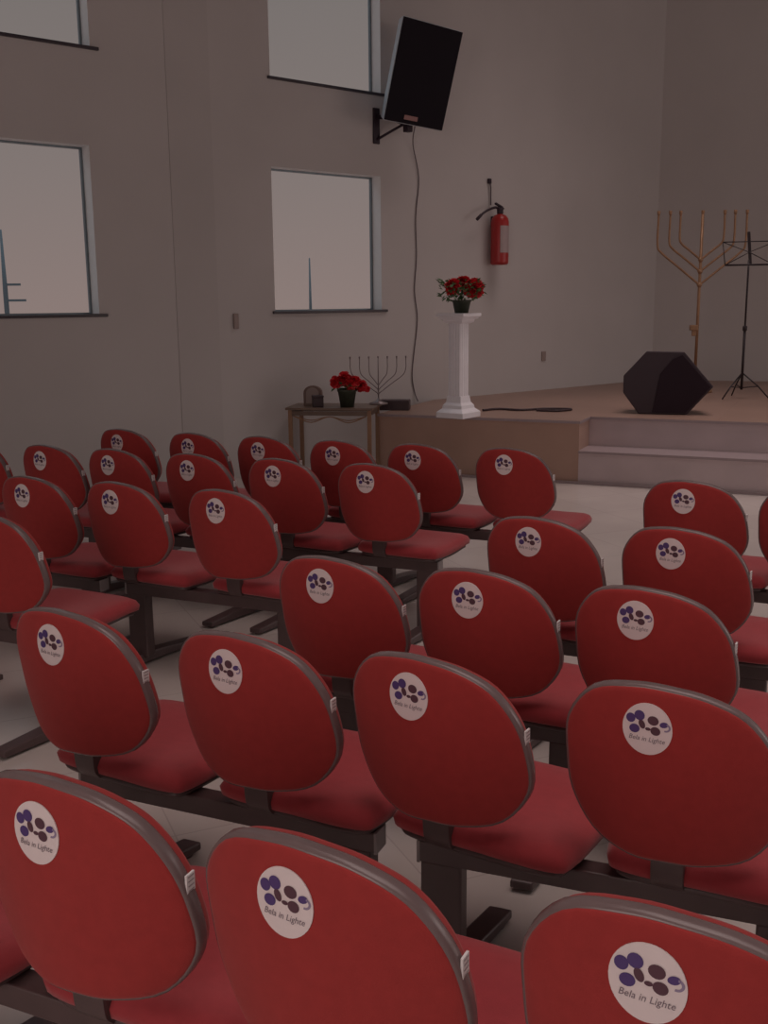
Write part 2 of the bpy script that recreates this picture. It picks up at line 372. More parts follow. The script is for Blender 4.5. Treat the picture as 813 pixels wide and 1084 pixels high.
def sticker_mesh():
    bm = B()
    c = bm.verts.new(on_shell(0, 0, 0.0022)); rings = []
    for r in (0.3, 0.6, 0.85, 1.0):
        rings.append([bm.verts.new(on_shell(SR*r*math.cos(2*PI*k/40), SR*r*math.sin(2*PI*k/40), 0.0022)) for k in range(40)])
    rings.append([bm.verts.new(on_shell(SR*math.cos(2*PI*k/40), SR*math.sin(2*PI*k/40), 0.0002)) for k in range(40)])
    for k in range(40): bm.faces.new((c, rings[0][k], rings[0][(k+1) % 40]))
    for A, C in zip(rings, rings[1:]):
        for k in range(40): bm.faces.new((A[k], A[(k+1) % 40], C[(k+1) % 40], C[k]))
    def blob(cx, cz, rx, rz, ang, mi, lift=0.0030, a0=0, a1=2*PI, inner=0.0):
        n = 16; ca, sa = math.cos(ang), math.sin(ang)
        def pt(t, k): 
            u, v = rx*k*math.cos(t), rz*k*math.sin(t); return bm.verts.new(on_shell(cx+u*ca-v*sa, cz+u*sa+v*ca, lift))
        if inner:
            A = [pt(a0+(a1-a0)*i/n, 1) for i in range(n+1)]; C = [pt(a0+(a1-a0)*i/n, inner) for i in range(n+1)]
            for i in range(n): f = bm.faces.new((A[i], A[i+1], C[i+1], C[i])); f.material_index = mi
        else:
            f = bm.faces.new([pt(2*PI*i/n, 1) for i in range(n)]); f.material_index = mi
    s = SR/0.05
    def bb(x, z, rx, rz, ang, mi, **k): blob(x*s, z*s, rx*s*1.12, rz*s*1.15, ang, mi, **k)
    bb(-0.0335, 0.0175, 0.0085, 0.0080, 0.3, 1); bb(-0.0160, 0.0250, 0.0095, 0.0085, -0.2, 1)
    bb(-0.0250, -0.0020, 0.0095, 0.0075, 0.1, 1); bb(-0.0105, 0.0085, 0.0055, 0.0080, 0.5, 2)
    bb(0.0020, 0.0010, 0.0050, 0.0028, 0.0, 2)
    bb(0.0115, 0.0185, 0.0100, 0.0078, -0.1, 2); bb(0.0170, -0.0010, 0.0090, 0.0072, -0.1, 2)
    bb(0.0330, 0.0135, 0.0075, 0.0048, 0.2, 1); bb(0.0370, 0.0085, 0.0085, 0.0070, 0.0, 3, a0=-1.9, a1=1.4, inner=0.6)
    vs, fs = text_faces('Bela in Lighte', 0.0135*s)
    nv = [bm.verts.new(on_shell(v.x, v.y-0.0235*s, 0.0030)) for v in vs]
    for f in fs:
        if len(set(f)) > 2: bm.faces.new([nv[i] for i in f]).material_index = 4
    return bm
def seat_outline(w, d, n=4):
    pts = [(-w*.40, 0), (0, -0.004), (w*.40, 0), (w*.485, d*.10), (w*.5, d*.45), (w*.49, d*.82), (w*.40, d*.965), (0, d), (-w*.40, d*.965), (-w*.49, d*.82), (-w*.5, d*.45), (-w*.485, d*.10)]
    return [(p.x, p.y) for p in catmull([(a, b_, 0) for a, b_ in pts], n, True)]
SEATZ = 0.462; SEATY = 0.03; SEATX = 0.085
def seat_mesh(bm, w, d, z0, z1, mi=0):
    O = seat_outline(w, d); n = len(O); cy = d/2
    def droop(y): return -0.022*max(0, (y-d*0.72)/(d*0.28))**2 - 0.006*math.exp(-((y-d*.45)/0.12)**2)
    rings = []
    for s, h in ((0.35, 1), (0.65, 1), (0.85, .97), (0.95, .82), (1.0, .5), (0.985, .15), (0.93, 0), (0.4, 0)):
        rings.append([bm.verts.new((SEATX+x*s, SEATY+cy+(y-cy)*s, z0+(z1-z0)*h+droop(cy+(y-cy)*s))) for x, y in O])
    for R in (rings[0], rings[-1]):
        f = bm.faces.new(R); f.smooth = True; f.material_index = mi
    for A, C in zip(rings, rings[1:]):
        for k in range(n):
            f = bm.faces.new((A[k], A[(k+1) % n], C[(k+1) % n], C[k])); f.smooth = True; f.material_index = mi
# prototype
proto = empty('beam_chair', (0, 0, 0))
bm = B(); dome(bm, 0.0, -1, 0.014, 0.003); backrest = obj('backrest', bm, M_RED, proto)
bm = B(); dome(bm, 0.018, 1, 0.048, 0.016, inset=0.985); cushion = obj('back_cushion', bm, M_RED, backrest); cushion['label'] = 'red cushion on the front of the backrest'
bm = B()
n = len(OUT); prof = [(0.000, -0.005), (0.0045, -0.002), (0.0055, 0.006), (0.0055, 0.018), (0.002, 0.025), (-0.010, 0.025), (-0.010, -0.004)]
rings = []
for i, (x, z) in enumerate(OUT):
    a, c = OUT[i-1], OUT[(i+1) % n]; t = Vector((c[0]-a[0], c[1]-a[1])).normalized(); nn = Vector((t.y, -t.x))
    rings.append([bm.verts.new(panel_pt(x+nn.x*q, z+nn.y*q, base_y(x, z)+y)) for q, y in prof])
for i in range(n):
    A, C = rings[i], rings[(i+1) % n]
    for k in range(len(prof)):
        f = bm.faces.new((A[k], A[(k+1) % len(prof)], C[(k+1) % len(prof)], C[k])); f.smooth = True
trim = obj('edge_trim', bm, M_TRIM, backrest)
trim['label'] = 'grey plastic edge strip around the backrest'
st = obj('round_sticker', sticker_mesh(), [M_STICK, M_PURP, M_PLUM, M_PALEP, M_INK], backrest)
st['label'] = 'round white sticker with purple flower logo and small lettering'
bm = B()
pz = 0.035
px_, pz = min(OUT, key=lambda p: abs(p[1]-0.035) + (10 if p[0] < 0 else 0))
q = panel_pt(px_+0.007, pz, base_y(px_, pz)+0.016)
Rt = Matrix.Rotation(TILT, 3, 'X')
box(bm, q, (0.0040, 0.022, 0.032), rot=Rt); 
for dz in (-0.012, -0.004, 0.004, 0.012): box(bm, q+Vector((0.0024, 0.001*dz, dz)), (0.0008, 0.015, 0.002), rot=Rt, mi=1)
tg = obj('fabric_tag', bm, [M_TAG, M_TAGINK], backrest); tg['label'] = 'small white printed tag on the edge'
bm = B(); seat_mesh(bm, 0.465, 0.47, SEATZ-0.058, SEATZ); seat = obj('seat', bm, M_REDSEAT, proto)
bm = B(); seat_mesh(bm, 0.43, 0.44, SEATZ-0.074, SEATZ-0.050)
for v in bm.verts: v.co.y += 0.012
ss = obj('seat_shell', bm, M_METAL, seat); ss['label'] = 'dark plastic shell under the seat'
bm = B()
pr = catmull([(0, 0.016, 0.60), (0, 0.017, 0.52), (0, 0.018, 0.445), (0, 0.030, 0.410), (0, 0.07, 0.395), (0, 0.26, 0.393)], 5)
ribbon(bm, [(p.y, p.z) for p in pr], -0.034, 0.034, 0.010)
for sg in (-1, 1): ribbon(bm, [(p.y+0.012, p.z+0.004) for p in pr[2:-3]], sg*0.032-0.0025, sg*0.032+0.0025, 0.026)
brk = obj('back_bracket', bm, M_METAL, proto, bevel=0.0015); brk['label'] = 'flat dark steel bracket joining back and seat'
kids = [(c, list(c.children)) for c in (backrest, seat, brk)]
def copy_chair():
    r = proto.copy(); COL.objects.link(r)
    for c, gs in kids:
        k = c.copy(); COL.objects.link(k); k.parent = r
        for g in gs:
            h = g.copy(); COL.objects.link(h); h.parent = k
    return r
NB = 1.0
# (row name, group, rotation, list of (sticker world x, y, label))
G = {1: 'beam chairs in the nearest row', 2: 'beam chairs in the second row', 3: 'beam chairs in the third row',
     4: 'beam chairs in the fourth row', 5: 'beam chairs in the fifth row', 6: 'beam chairs in the farthest row'}
rows = [
 (1, -23.8, [(-0.58, 1.58, 'red chair in the nearest row, its large sticker at the left edge'),
             (-0.15, 1.37, 'red chair in the middle of the nearest row, cut by the bottom edge'),
             (0.33, 1.18, 'red chair at the bottom right corner with the largest sticker of all'),
             (-1.065, 1.78, 'red chair at the bottom left corner, only a sliver of its seat in view')]),
 (2, -23.2, [(-0.86, 2.55, 'red chair at the left end of the second row'),
             (-0.38, 2.34, 'red chair second from the left in the second row'),
             (0.05, 2.17, 'red chair standing over the visible leg in the second row'),
             (0.53, 1.98, 'red chair at the right end of the second row, cut by the right edge')]),
 (3, -23.5, [(-0.20, 3.09, 'red chair at the left end of the three in the third row'),
             (0.24, 2.92, 'red chair in the middle of the third row behind two nearer chairs'),
             (0.68, 2.71, 'red chair at the right of the third row just above the nearest full backrest'),
             (-1.54, 3.83, 'red chair cut by the left edge with a white tag, seat towards the viewer')]),
 (4, -23.0, [(-1.66, 4.69, 'dark red chair at the left edge of the fourth row, second nearest on that side'),
             (-1.21, 4.51, 'dark red chair in the middle of the three left chairs of the fourth row'),
             (-0.71, 4.29, 'dark red chair at the right end of the three left chairs of the fourth row')]),
 (4, -23.8, [(0.52, 3.66, 'red chair right of the aisle in the fourth row, left of a pair'),
             (0.98, 3.46, 'red chair right of the aisle in the fourth row, right of a pair')]),
 (5, -23.8, [(-0.56, 5.17, 'dark red chair in the fifth row left of the chair with the thick leg'),
             (-0.09, 4.97, 'dark red chair at the aisle end of the fifth row above a thick dark leg'),
             (-1.93, 5.78, 'dark red chair in the fifth row far left, its top rising over the fourth row'),
             (-1.50, 5.59, 'dark red chair in the fifth row in front of the leftmost farthest chair'),
             (-1.03, 5.38, 'dark red chair in the fifth row between two farthest-row chairs on the left'),
             (-2.43, 6.0, 'dark red chair at the left edge in the fifth row, only its rim in view')]),
 (5, -23.8, [(1.29, 4.40, 'red chair standing alone before the stage steps on the right'),
             (1.735, 4.20, 'red chair cut by the right edge before the stage steps')]),
 (6, -23.6, [(-1.68, 6.51, 'dark red chair at the left end of the farthest row against the pale wall'),
             (-1.19, 6.27, 'dark red chair second from the left in the farthest row'),
             (-0.74, 6.07, 'dark red chair third from the left in the farthest row'),
             (-0.29, 5.86, 'dark red chair in the farthest row in front of the wooden side table'),
             (0.16, 5.67, 'dark red chair below the white pedestal, second from right in the farthest row'),
             (0.64, 5.47, 'dark red chair at the right end of the farthest row')]),
]
first = True; placed = []
YAW = {'standing over the visible': -4.5, 'left end of the second': -1.5, 'cut by the right edge': 2.0, 'pair': -1.5, 'its large sticker': 2.5, 'bottom right corner': 3.0}
soff = panel_pt(SX, SZ, shell_y(SX, SZ))
for row, ang, lst in rows:
    a = math.radians(ang); d = Vector((math.cos(a), math.sin(a), 0)); nn = Vector((-d.y, d.x, 0))
    for sx, sy, lab in lst:
        a = math.radians(-27.5 + next((v for k, v in YAW.items() if k in lab), 0.0)); d = Vector((math.cos(a), math.sin(a), 0)); nn = Vector((-d.y, d.x, 0))
        o = proto if first else copy_chair(); first = False
        o.location = Vector((sx, sy, 0)) - d*soff.x - nn*soff.y
        o.rotation_euler = (0, 0, a)
        tag(o, lab, 'chair', G[row]); placed.append((row, o))

# support beams: (start sticker-ish index) given as chair positions in the row frame
BY, BZ = 0.085, 0.360
def beam(label, ang, p_left, p_right, xl, xr, legs):
    """p_left = location of a chair of the row; xl/xr = reach of the beam along the row from it; legs = offsets along it"""
    a = math.radians(ang); r = empty('support_beam', (p_left.x, p_left.y, 0), a)
    tag(r, label, 'seat beam', 'support beams under the chair rows')
    bm = B(); box(bm, ((xl+xr)/2, BY, BZ), (xr-xl, 0.055, 0.052), bev=0.004); obj('beam', bm, M_METAL, r)
    for x in (xl, xr):
        bm = B(); box(bm, (x, BY, BZ), (0.008, 0.059, 0.056), bev=0.002); c = obj('end_cap', bm, M_CAP, r); c['label'] = 'grey plastic end cap'
    for x in legs:
        bm = B(); box(bm, (x, BY, 0.188), (0.10, 0.055, 0.30), bev=0.006); lg = obj('leg', bm, M_METAL, r)
        bm = B()
        pts = [(-0.27, 0.022, 0.020), (-0.22, 0.030, 0.024), (0, 0.040, 0.030), (0.22, 0.030, 0.024), (0.27, 0.022, 0.020)]
        for y, z, h in pts: pass
        prism2 = [(-0.275, 0.010), (0.275, 0.010), (0.275, 0.036), (0.05, 0.056), (-0.05, 0.056), (-0.275, 0.036)]
        A = [bm.verts.new((x-0.032+0.22*p[0], BY+p[0]*1.15, p[1])) for p in prism2]; C = [bm.verts.new((x+0.032+0.22*p[0], BY+p[0]*1.15, p[1])) for p in prism2]
        bm.faces.new(A); bm.faces.new(C)
        for i in range(6): bm.faces.new((A[i], A[(i+1) % 6], C[(i+1) % 6], C[i]))
        obj('foot', bm, M_METAL, lg, bevel=0.006)
        for s in (-1, 1):
            bm = B(); lathe(bm, [(0.018, 0.0), (0.020, 0.004), (0.016, 0.012)], (x+s*0.06, BY+s*0.28, 0), 12); obj('glide', bm, M_METAL, lg)
def loc_of(row, label_part):
    for r_, o in placed:
        if r_ == row and label_part in o['label']: return o.location.copy()
    raise ValueError(label_part)
def unit(row, left, right, label):
    a, b_ = loc_of(row, left) if left else None, loc_of(row, right) if right else None
    if b_ is None: b_ = a + RD*0.49
    if a is None: a = b_ - RD*0.49
    v = b_-a; ang = math.degrees(math.atan2(v.y, v.x)); S = v.length
    beam(label, ang, a, None, -0.055, S+0.30, [0.0, S+0.235])
unit(1, None, 'its large sticker', 'dark steel beam at the bottom left corner under the nearest row')
unit(1, 'middle of the nearest', 'bottom right corner', 'dark steel beam under the two nearest chairs at the bottom centre')
unit(2, 'left end', 'second from the left', 'dark steel beam under the two left chairs of the second row')
unit(2, 'visible leg', 'right end', 'dark steel beam with its column and foot showing at the bottom centre')
unit(3, 'left end', 'middle of', 'dark steel beam under the two left chairs of the third row')
unit(3, 'right of the third row', None, 'dark steel beam under the right chair of the third row')
unit(3, None, 'cut by the left', 'dark steel beam at the left edge with its long foot on the floor')
unit(4, None, 'left edge', 'dark steel beam under the leftmost chair of the fourth row')
unit(4, 'middle of the three', 'right end of the three', 'dark steel beam between two dark legs in the left half of the fourth row')
unit(4, 'left of a pair', 'right of a pair', 'dark steel beam under the pair of chairs right of the aisle')
unit(5, 'left of the chair with', 'at the aisle end', 'dark steel beam of the fifth row ending in a thick leg at the aisle')
unit(5, 'leftmost farthest', 'two farthest-row', 'dark steel beam with a foot in the open floor gap, left part of the fifth row')
unit(5, 'rim in view', 'far left', 'dark steel beam under the leftmost chairs of the fifth row')
unit(5, 'standing alone', 'cut by the right', 'dark steel beam on the right before the stage steps')
unit(6, 'left end', 'second from the left', 'dark steel beam under the two leftmost chairs of the farthest row')
unit(6, 'third from', 'side table', 'dark steel beam in the middle of the farthest row')
unit(6, 'below the white', 'right end', 'dark steel beam under the two rightmost chairs of the farthest row')

# ================================================================ STAGE AND WALL OBJECTS
# wall loudspeaker and bracket
ZA = 0
SPK = wall_pt(-1.39, 0.52, 3.775)
spk = empty('loudspeaker', SPK + WD*0.0, WA); tag(spk, 'black loudspeaker tilted down on the wall above the fire extinguisher', 'loudspeaker')
spk.rotation_euler = (0, 0, math.radians(38))
tiltM = Matrix.Rotation(math.radians(3.0), 3, 'Y') @ Matrix.Rotation(math.radians(16), 3, 'X')
W_, H_, D_ = 0.75, 0.93, 0.30
def sv(x, y, z): return tiltM @ Vector((x, y, z))
bm = B()
F = [(-W_/2, -H_/2), (W_/2, -H_/2), (W_/2, H_/2), (-W_/2, H_/2)]
A = [bm.verts.new(sv(x, 0, z)) for x, z in F]; C = [bm.verts.new(sv(x*0.50, D_, z*0.97)) for x, z in F]
bm.faces.new(A); bm.faces.new(C)
for i in range(4): bm.faces.new((A[i], A[(i+1) % 4], C[(i+1) % 4], C[i]))
obj('cabinet', bm, M_SPKBOX, spk, bevel=0.012)
bm = B(); vs = box(bm, (0, -0.008, 0), (W_-0.015, 0.016, H_-0.015), bev=0.004)
for v in bm.verts: v.co = tiltM @ v.co
gr = obj('grille', bm, M_SPK, spk)
bm = B(); box(bm, (-0.06, -0.019, -0.40), (0.17, 0.006, 0.042), bev=0.002)
for v in bm.verts: v.co = tiltM @ v.co
bd = obj('name_badge', bm, M_BADGE, gr); bd['label'] = 'dull red name badge'
br = empty('speaker_bracket', wall_pt(-1.56, 0, 3.2), WA); tag(br, 'dark triangular steel bracket on the wall carrying the loudspeaker', 'bracket')
bm = B(); box(bm, (0, -0.012, 0.16), (0.075, 0.022, 0.34), bev=0.003); obj('wall_plate', bm, M_BRKT, br)
bm = B(); tube(bm, [(0, -0.02, 0.25), (0.12, -0.14, 0.22), (0.22, -0.24, 0.16)], 0.022, 6); obj('arm', bm, M_BRKT, br)
bm = B(); tube(bm, [(0, -0.02, 0.03), (0.10, -0.10, 0.10), (0.19, -0.21, 0.17)], 0.014, 6); obj('brace', bm, M_BRKT, br)
bm = B(); box(bm, (0.22, -0.24, 0.14), (0.07, 0.07, 0.09), bev=0.005); obj('swivel_joint', bm, M_BRKT, br)
# cable hanging from the loudspeaker
bm = B()
cab = [(-1.27, 0.27, 3.36), (-1.10, 0.05, 3.22), (-0.985, 0.012, 2.9), (-1.03, 0.012, 2.5), (-1.02, 0.012, 2.1), (-1.05, 0.012, 1.75), (-1.01, 0.012, 1.45), (-1.06, 0.012, 1.1), (-1.09, 0.012, 0.85), (-1.05, 0.012, 0.66), (-1.04, 0.05, SH+0.006)]
tube(bm, catmull([wall_pt(*c) for c in cab], 5), 0.0055, 6)
tag(obj('speaker_cable', bm, M_CABLE), 'thin dark cable hanging down the wall from the loudspeaker', 'cable')

# fire extinguisher
fx = empty('fire_extinguisher', wall_pt(0.140, 0.12, 2.03), WA); tag(fx, 'red fire extinguisher hung on the wall right of the loudspeaker', 'fire extinguisher')
bm = B(); lathe(bm, [(0.082, 0.0), (0.098, 0.012), (0.100, 0.03), (0.100, 0.46), (0.092, 0.50), (0.065, 0.535), (0.03, 0.55)], (0, 0, 0), 28); obj('cylinder', bm, M_EXT, fx)
bm = B()
nseg = 14
A = []; C = []
for i in range(nseg+1):
    t = math.radians(-72+110*i/nseg)
    A.append(bm.verts.new((0.1015*math.sin(t+0.5), -0.1015*math.cos(t+0.5), 0.13))); C.append(bm.verts.new((0.1015*math.sin(t+0.5), -0.1015*math.cos(t+0.5), 0.42)))
for i in range(nseg): bm.faces.new((A[i], A[i+1], C[i+1], C[i]))
o = obj('label', bm, M_EXTLAB, fx); o['label'] = 'pale instruction label'
bm = B(); lathe(bm, [(0.028, 0.54), (0.036, 0.56), (0.036, 0.60), (0.02, 0.62)], (0, 0, 0), 14); box(bm, (-0.02, 0, 0.64), (0.12, 0.03, 0.02), rot=Matrix.Rotation(0.35, 3, 'Y'), bev=0.003); box(bm, (0.0, 0, 0.61), (0.11, 0.025, 0.015), bev=0.003); obj('valve', bm, M_BRKT, fx)
bm = B(); tube(bm, catmull([(0.0, 0, 0.59), (-0.07, -0.02, 0.615), (-0.16, -0.02, 0.60), (-0.27, -0.02, 0.555), (-0.35, -0.02, 0.50)], 5), 0.013, 8)
tube(bm, [(-0.32, -0.02, 0.525), (-0.385, -0.02, 0.475)], 0.018, 8); obj('hose', bm, M_BRKT, fx)
bm = B(); box(bm, (0.0, 0.105, 0.47), (0.05, 0.028, 0.12), bev=0.003); obj('wall_hook', bm, M_BRKT, fx)
# loop / hook above it
hk = empty('wall_hook', wall_pt(0.075, 0, 2.68), WA); tag(hk, 'small dark hook and strap on the wall above the fire extinguisher', 'hook')
bm = B(); tube(bm, catmull([(0, -0.01, 0.26), (0.01, -0.025, 0.20), (0.018, -0.02, 0.10), (0.02, -0.02, 0.0)], 5), 0.008, 6); obj('strap', bm, M_CABLE, hk)
bm = B(); box(bm, (-0.002, -0.016, 0.255), (0.04, 0.032, 0.055), bev=0.004); obj('hook', bm, M_BRKT, hk)
# small fittings on the wall
bm = B(); box(bm, (0, -0.012, 0), (0.05, 0.024, 0.14), bev=0.005); o = obj('wall_switch', bm, M_PLAST); o.matrix_world = Matrix.Translation(wall_pt(-3.296, 0, 1.47)) @ Matrix.Rotation(WA, 4, 'Z')
tag(o, 'small narrow wall switch left of and below the lower right window', 'switch')
bm = B(); box(bm, (0, -0.007, 0), (0.075, 0.013, 0.115), bev=0.004); box(bm, (0, -0.014, 0), (0.035, 0.006, 0.05)); o = obj('wall_socket', bm, M_PLAST); o.matrix_world = Matrix.Translation(wall_pt(1.055, 0, 0.975)) @ Matrix.Rotation(WA, 4, 'Z')
tag(o, 'small wall socket right of the white pedestal above the stage floor', 'socket')

# white pedestal
PED = Vector((0.705, 9.72, SH))
pd = empty('pedestal', PED, math.radians(-38)); tag(pd, 'white plaster pedestal column at the edge of the stage', 'pedestal')
def sqlathe(bm, prof, mi=0):
    rings = [[bm.verts.new((sx*r, sy*r, z)) for sx, sy in ((-1, -1), (1, -1), (1, 1), (-1, 1))] for r, z in prof]
    for A, C in zip(rings, rings[1:]):
        for k in range(4): bm.faces.new((A[k], A[(k+1) % 4], C[(k+1) % 4], C[k])).material_index = mi
    bm.faces.new(rings[0]); bm.faces.new(rings[-1])
bm = B(); sqlathe(bm, [(0.150, 0), (0.150, 0.05), (0.140, 0.06), (0.110, 0.085), (0.105, 0.115), (0.085, 0.14), (0.075, 0.20)]); obj('base', bm, M_WHITE, pd, bevel=0.004)
bm = B()
# fluted shaft with chamfered corners
N = 48; prev = None; rings = []
for z in (0.20, 0.86):
    ring = []
    for k in range(N):
        t = 2*PI*k/N; c, s = math.cos(t), math.sin(t); sq = 1/max(abs(c), abs(s)); r = 0.075*min(sq, 1.22) - (0.005 if k % 3 == 1 else 0)
        ring.append(bm.verts.new((r*c, r*s, z)))
    rings.append(ring)
for k in range(N): bm.faces.new((rings[0][k], rings[0][(k+1) % N], rings[1][(k+1) % N], rings[1][k]))
bm.faces.new(rings[0]); bm.faces.new(rings[1]); obj('shaft', bm, M_WHITE, pd)
bm = B(); sqlathe(bm, [(0.078, 0.86), (0.100, 0.875), (0.108, 0.90), (0.130, 0.905), (0.132, 0.92), (0.150, 0.925), (0.150, 0.955)]); obj('capital', bm, M_WHITE, pd, bevel=0.003)

def flower_pot(name, loc, label, r, h, blooms, leafr, nleaf, ph):
    t = empty(name, loc); tag(t, label, 'potted flowers')
    bm = B(); lathe(bm, [(r*0.72, 0), (r*0.98, h*0.85), (r*1.06, h*0.86), (r*1.06, h), (r*0.9, h), (r*0.85, h*0.9)], seg=20); obj('pot', bm, M_POT, t)
    bm = B()
    for i in range(nleaf):
        th = random.uniform(0, 2*PI); rr = leafr*math.sqrt(random.random()); z = h+random.uniform(0.0, ph)
        c = Vector((rr*math.cos(th), rr*math.sin(th), z)); R = Matrix.Rotation(th, 3, 'Z') @ Matrix.Rotation(random.uniform(-1.0, 0.7), 3, 'Y') @ Matrix.Rotation(random.uniform(-.6, .6), 3, 'X')
        l, w_ = random.uniform(.035, .06), random.uniform(.012, .022)
        pts = [(0, 0, 0), (l*.45, w_, .004), (l, 0, -.006), (l*.45, -w_, .004)]
        vs = [bm.verts.new(c+R@Vector(p)) for p in pts]; m_ = bm.verts.new(c+R@Vector((l*.45, 0, -.006)))
        for k in range(4): bm.faces.new((vs[k], vs[(k+1) % 4], m_))
    for i in range(10):
        th = random.uniform(0, 2*PI); rr = leafr*0.8*random.random()
        tube(bm, [(0, 0, h*0.9), (rr*.4*math.cos(th), rr*.4*math.sin(th), h+ph*.5), (rr*math.cos(th), rr*math.sin(th), h+ph)], 0.0025, 5)
    obj('foliage', bm, M_LEAF, t)
    for bx_, by_, bz_, br_ in blooms:
        bm = B()
        for ringi, tilt in enumerate((-0.9, -0.45, 0.0, 0.4, 0.8, 1.2)):
            cnt = max(4, int(11*math.cos(tilt)))
            for k in range(cnt):
                th = 2*PI*(k+0.5*ringi)/cnt+random.uniform(-.2, .2); R = Matrix.Rotation(th, 3, 'Z') @ Matrix.Rotation(-tilt, 3, 'Y')
                l = br_*random.uniform(.8, 1.05); w_ = l*0.36+0.004; tw = Matrix.Rotation(random.uniform(-.8, .8), 3, 'X')
                pts = [(l*.1, 0, 0), (l*.55, w_, .006), (l*.9, w_*.75, .0), (l, 0, -.004), (l*.9, -w_*.75, 0), (l*.55, -w_, .006)]
                bm.faces.new([bm.verts.new(Vector((bx_, by_, bz_))+R@tw@Vector(p)) for p in pts])
                bm.faces.new([bm.verts.new(Vector((bx_, by_, bz_))+R@(Matrix.Rotation(PI/2, 3, 'X')@Vector((p[0]*.85, p[1], p[2])))) for p in pts])
        obj('bloom', bm, M_PETAL, t)
flower_pot('potted_flowers', PED+Vector((0.025, 0, 0.955)), 'potted red flowers with green leaves on top of the white pedestal', 0.085, 0.12,
           [(-0.085, -0.06, 0.235, 0.088), (0.115, -0.06, 0.215, 0.098), (0.02, 0.0, 0.275, 0.075), (0.06, -.09, 0.19, 0.055), (-0.02, 0.06, 0.27, 0.06), (0.13, 0.0, 0.27, 0.06)], 0.20, 260, 0.17)

# side table by the wall
TB = Vector((-0.90, 9.80, 0)); ta = math.radians(-10)
tb = empty('side_table', TB, ta); tag(tb, 'narrow wooden side table with slim legs against the wall left of the stage', 'table')
TL, TDp, THt = 0.80, 0.46, 0.665
bm = B(); box(bm, (TL/2, TDp/2, THt-0.011), (TL+0.04, TDp+0.04, 0.022), bev=0.003); obj('tabletop', bm, M_WOODD, tb)
for x, y in ((0.02, 0.02), (TL-0.02, 0.02), (0.02, TDp-0.02), (TL-0.02, TDp-0.02)):
    bm = B(); box(bm, (x, y, (THt-0.022)/2), (0.036, 0.036, THt-0.022), bev=0.003); obj('leg', bm, M_WOOD, tb)
bm = B()
for y in (0.02, TDp-0.02): box(bm, (TL/2, y, THt-0.055), (TL-0.076, 0.016, 0.04))
for x in (0.02, TL-0.02): box(bm, (x, TDp/2, THt-0.055), (0.016, TDp-0.076, 0.04))
obj('apron', bm, M_WOODD, tb)
bm = B()
for s in (0, 1):
    tube(bm, catmull([(0.05, 0.02, THt-0.08), (0.22, 0.02, THt-0.14+0.02*s), (TL/2, 0.02, THt-0.085), (TL-0.22, 0.02, THt-0.14+0.02*s), (TL-0.05, 0.02, THt-0.08)], 5), 0.005, 5)
sc = obj('scroll_trim', bm, M_GOLD, tb)
tM = Matrix.Translation(TB) @ Matrix.Rotation(ta, 4, 'Z')
def on_table(x, y, z=0.0): return tM @ Vector((x, y, THt+z))
flower_pot('potted_flowers', on_table(0.55, 0.12), 'potted red flowers in a dark pot on the wooden side table', 0.088, 0.17,
           [(-0.10, -0.04, 0.235, 0.07), (-0.02, -0.03, 0.265, 0.075), (0.07, -0.03, 0.235, 0.075), (0.14, -.01, 0.19, 0.065), (0.0, 0.06, 0.24, 0.07), (0.19, 0, 0.165, 0.035), (0.04, -0.08, 0.215, 0.06)], 0.13, 60, 0.05)
# ornament: an arched clock-like frame with a small dark box in front
og = empty('arched_ornament', on_table(0.19, 0.22), ta); tag(og, 'small arched greyish ornament at the left of the side table', 'ornament')
bm = B(); arch = [(-0.09, 0), (0.09, 0), (0.09, 0.12)] + [(0.09*math.cos(t*PI/10), 0.12+0.07*math.sin(t*PI/10)) for t in range(1, 10)] + [(-0.09, 0.12)]
prism(bm, arch, 0, 0.05); obj('body', bm, M_FIG, og, bevel=0.004)
bm = B(); arch2 = [(x*0.7, 0.02+z*0.8) for x, z in arch]; prism(bm, arch2, -0.004, 0.002); o = obj('face', bm, M_PLAST, og)
og = empty('small_box', on_table(0.27, 0.10), ta+0.4); tag(og, 'small dark cube box in front of the arched ornament on the side table', 'box')
bm = B(); box(bm, (0, 0, 0.045), (0.10, 0.08, 0.09), bev=0.006); obj('body', bm, M_FIGD, og)
bm = B(); box(bm, (0, 0, 0.099), (0.106, 0.086, 0.018), bev=0.004); obj('lid', bm, M_FIGD, og)

def menorah(name, loc, rz, label, m, H, stem_r, tips, joints, cup, base_prof, extra=None):
    t = empty(name, loc, rz); tag(t, label, 'menorah')
    bm = B(); lathe(bm, base_prof, seg=24); obj('base', bm, m, t)
    bm = B(); tube(bm, [(0, 0, base_prof[-1][1]*0.9), (0, 0, H*0.5), (0, 0, H)], stem_r, 10)
    for kz in joints[1:]: lathe(bm, [(stem_r, -stem_r*1.6), (stem_r*1.9, 0), (stem_r, stem_r*1.6)], (0, 0, kz), 12)
    obj('stem', bm, m, t)
    for (dx, zb, zj) in tips:
        for s in (-1, 1):
            bm = B(); tube(bm, catmull([(0, 0, zj), (s*dx*0.5, 0, zj+(zb-zj)*0.5), (s*dx*0.90, 0, zb-(zb-zj)*0.10), (s*dx, 0, zb+0.05), (s*dx, 0, H-0.04), (s*dx, 0, H)], 5), stem_r*0.72, 8)
            b_ = obj('arm', bm, m, t)
            bm = B(); lathe(bm, [(stem_r*0.7, -0.01), (cup, 0.01), (cup*1.1, cup*2.2), (cup*0.8, cup*2.4)], (s*dx, 0, H), 12); obj('candle_cup', bm, m, b_)
    bm = B(); lathe(bm, [(stem_r*0.7, -0.01), (cup, 0.01), (cup*1.1, cup*2.2), (cup*0.8, cup*2.4)], (0, 0, H), 12); obj('candle_cup', bm, m, t)
    return t
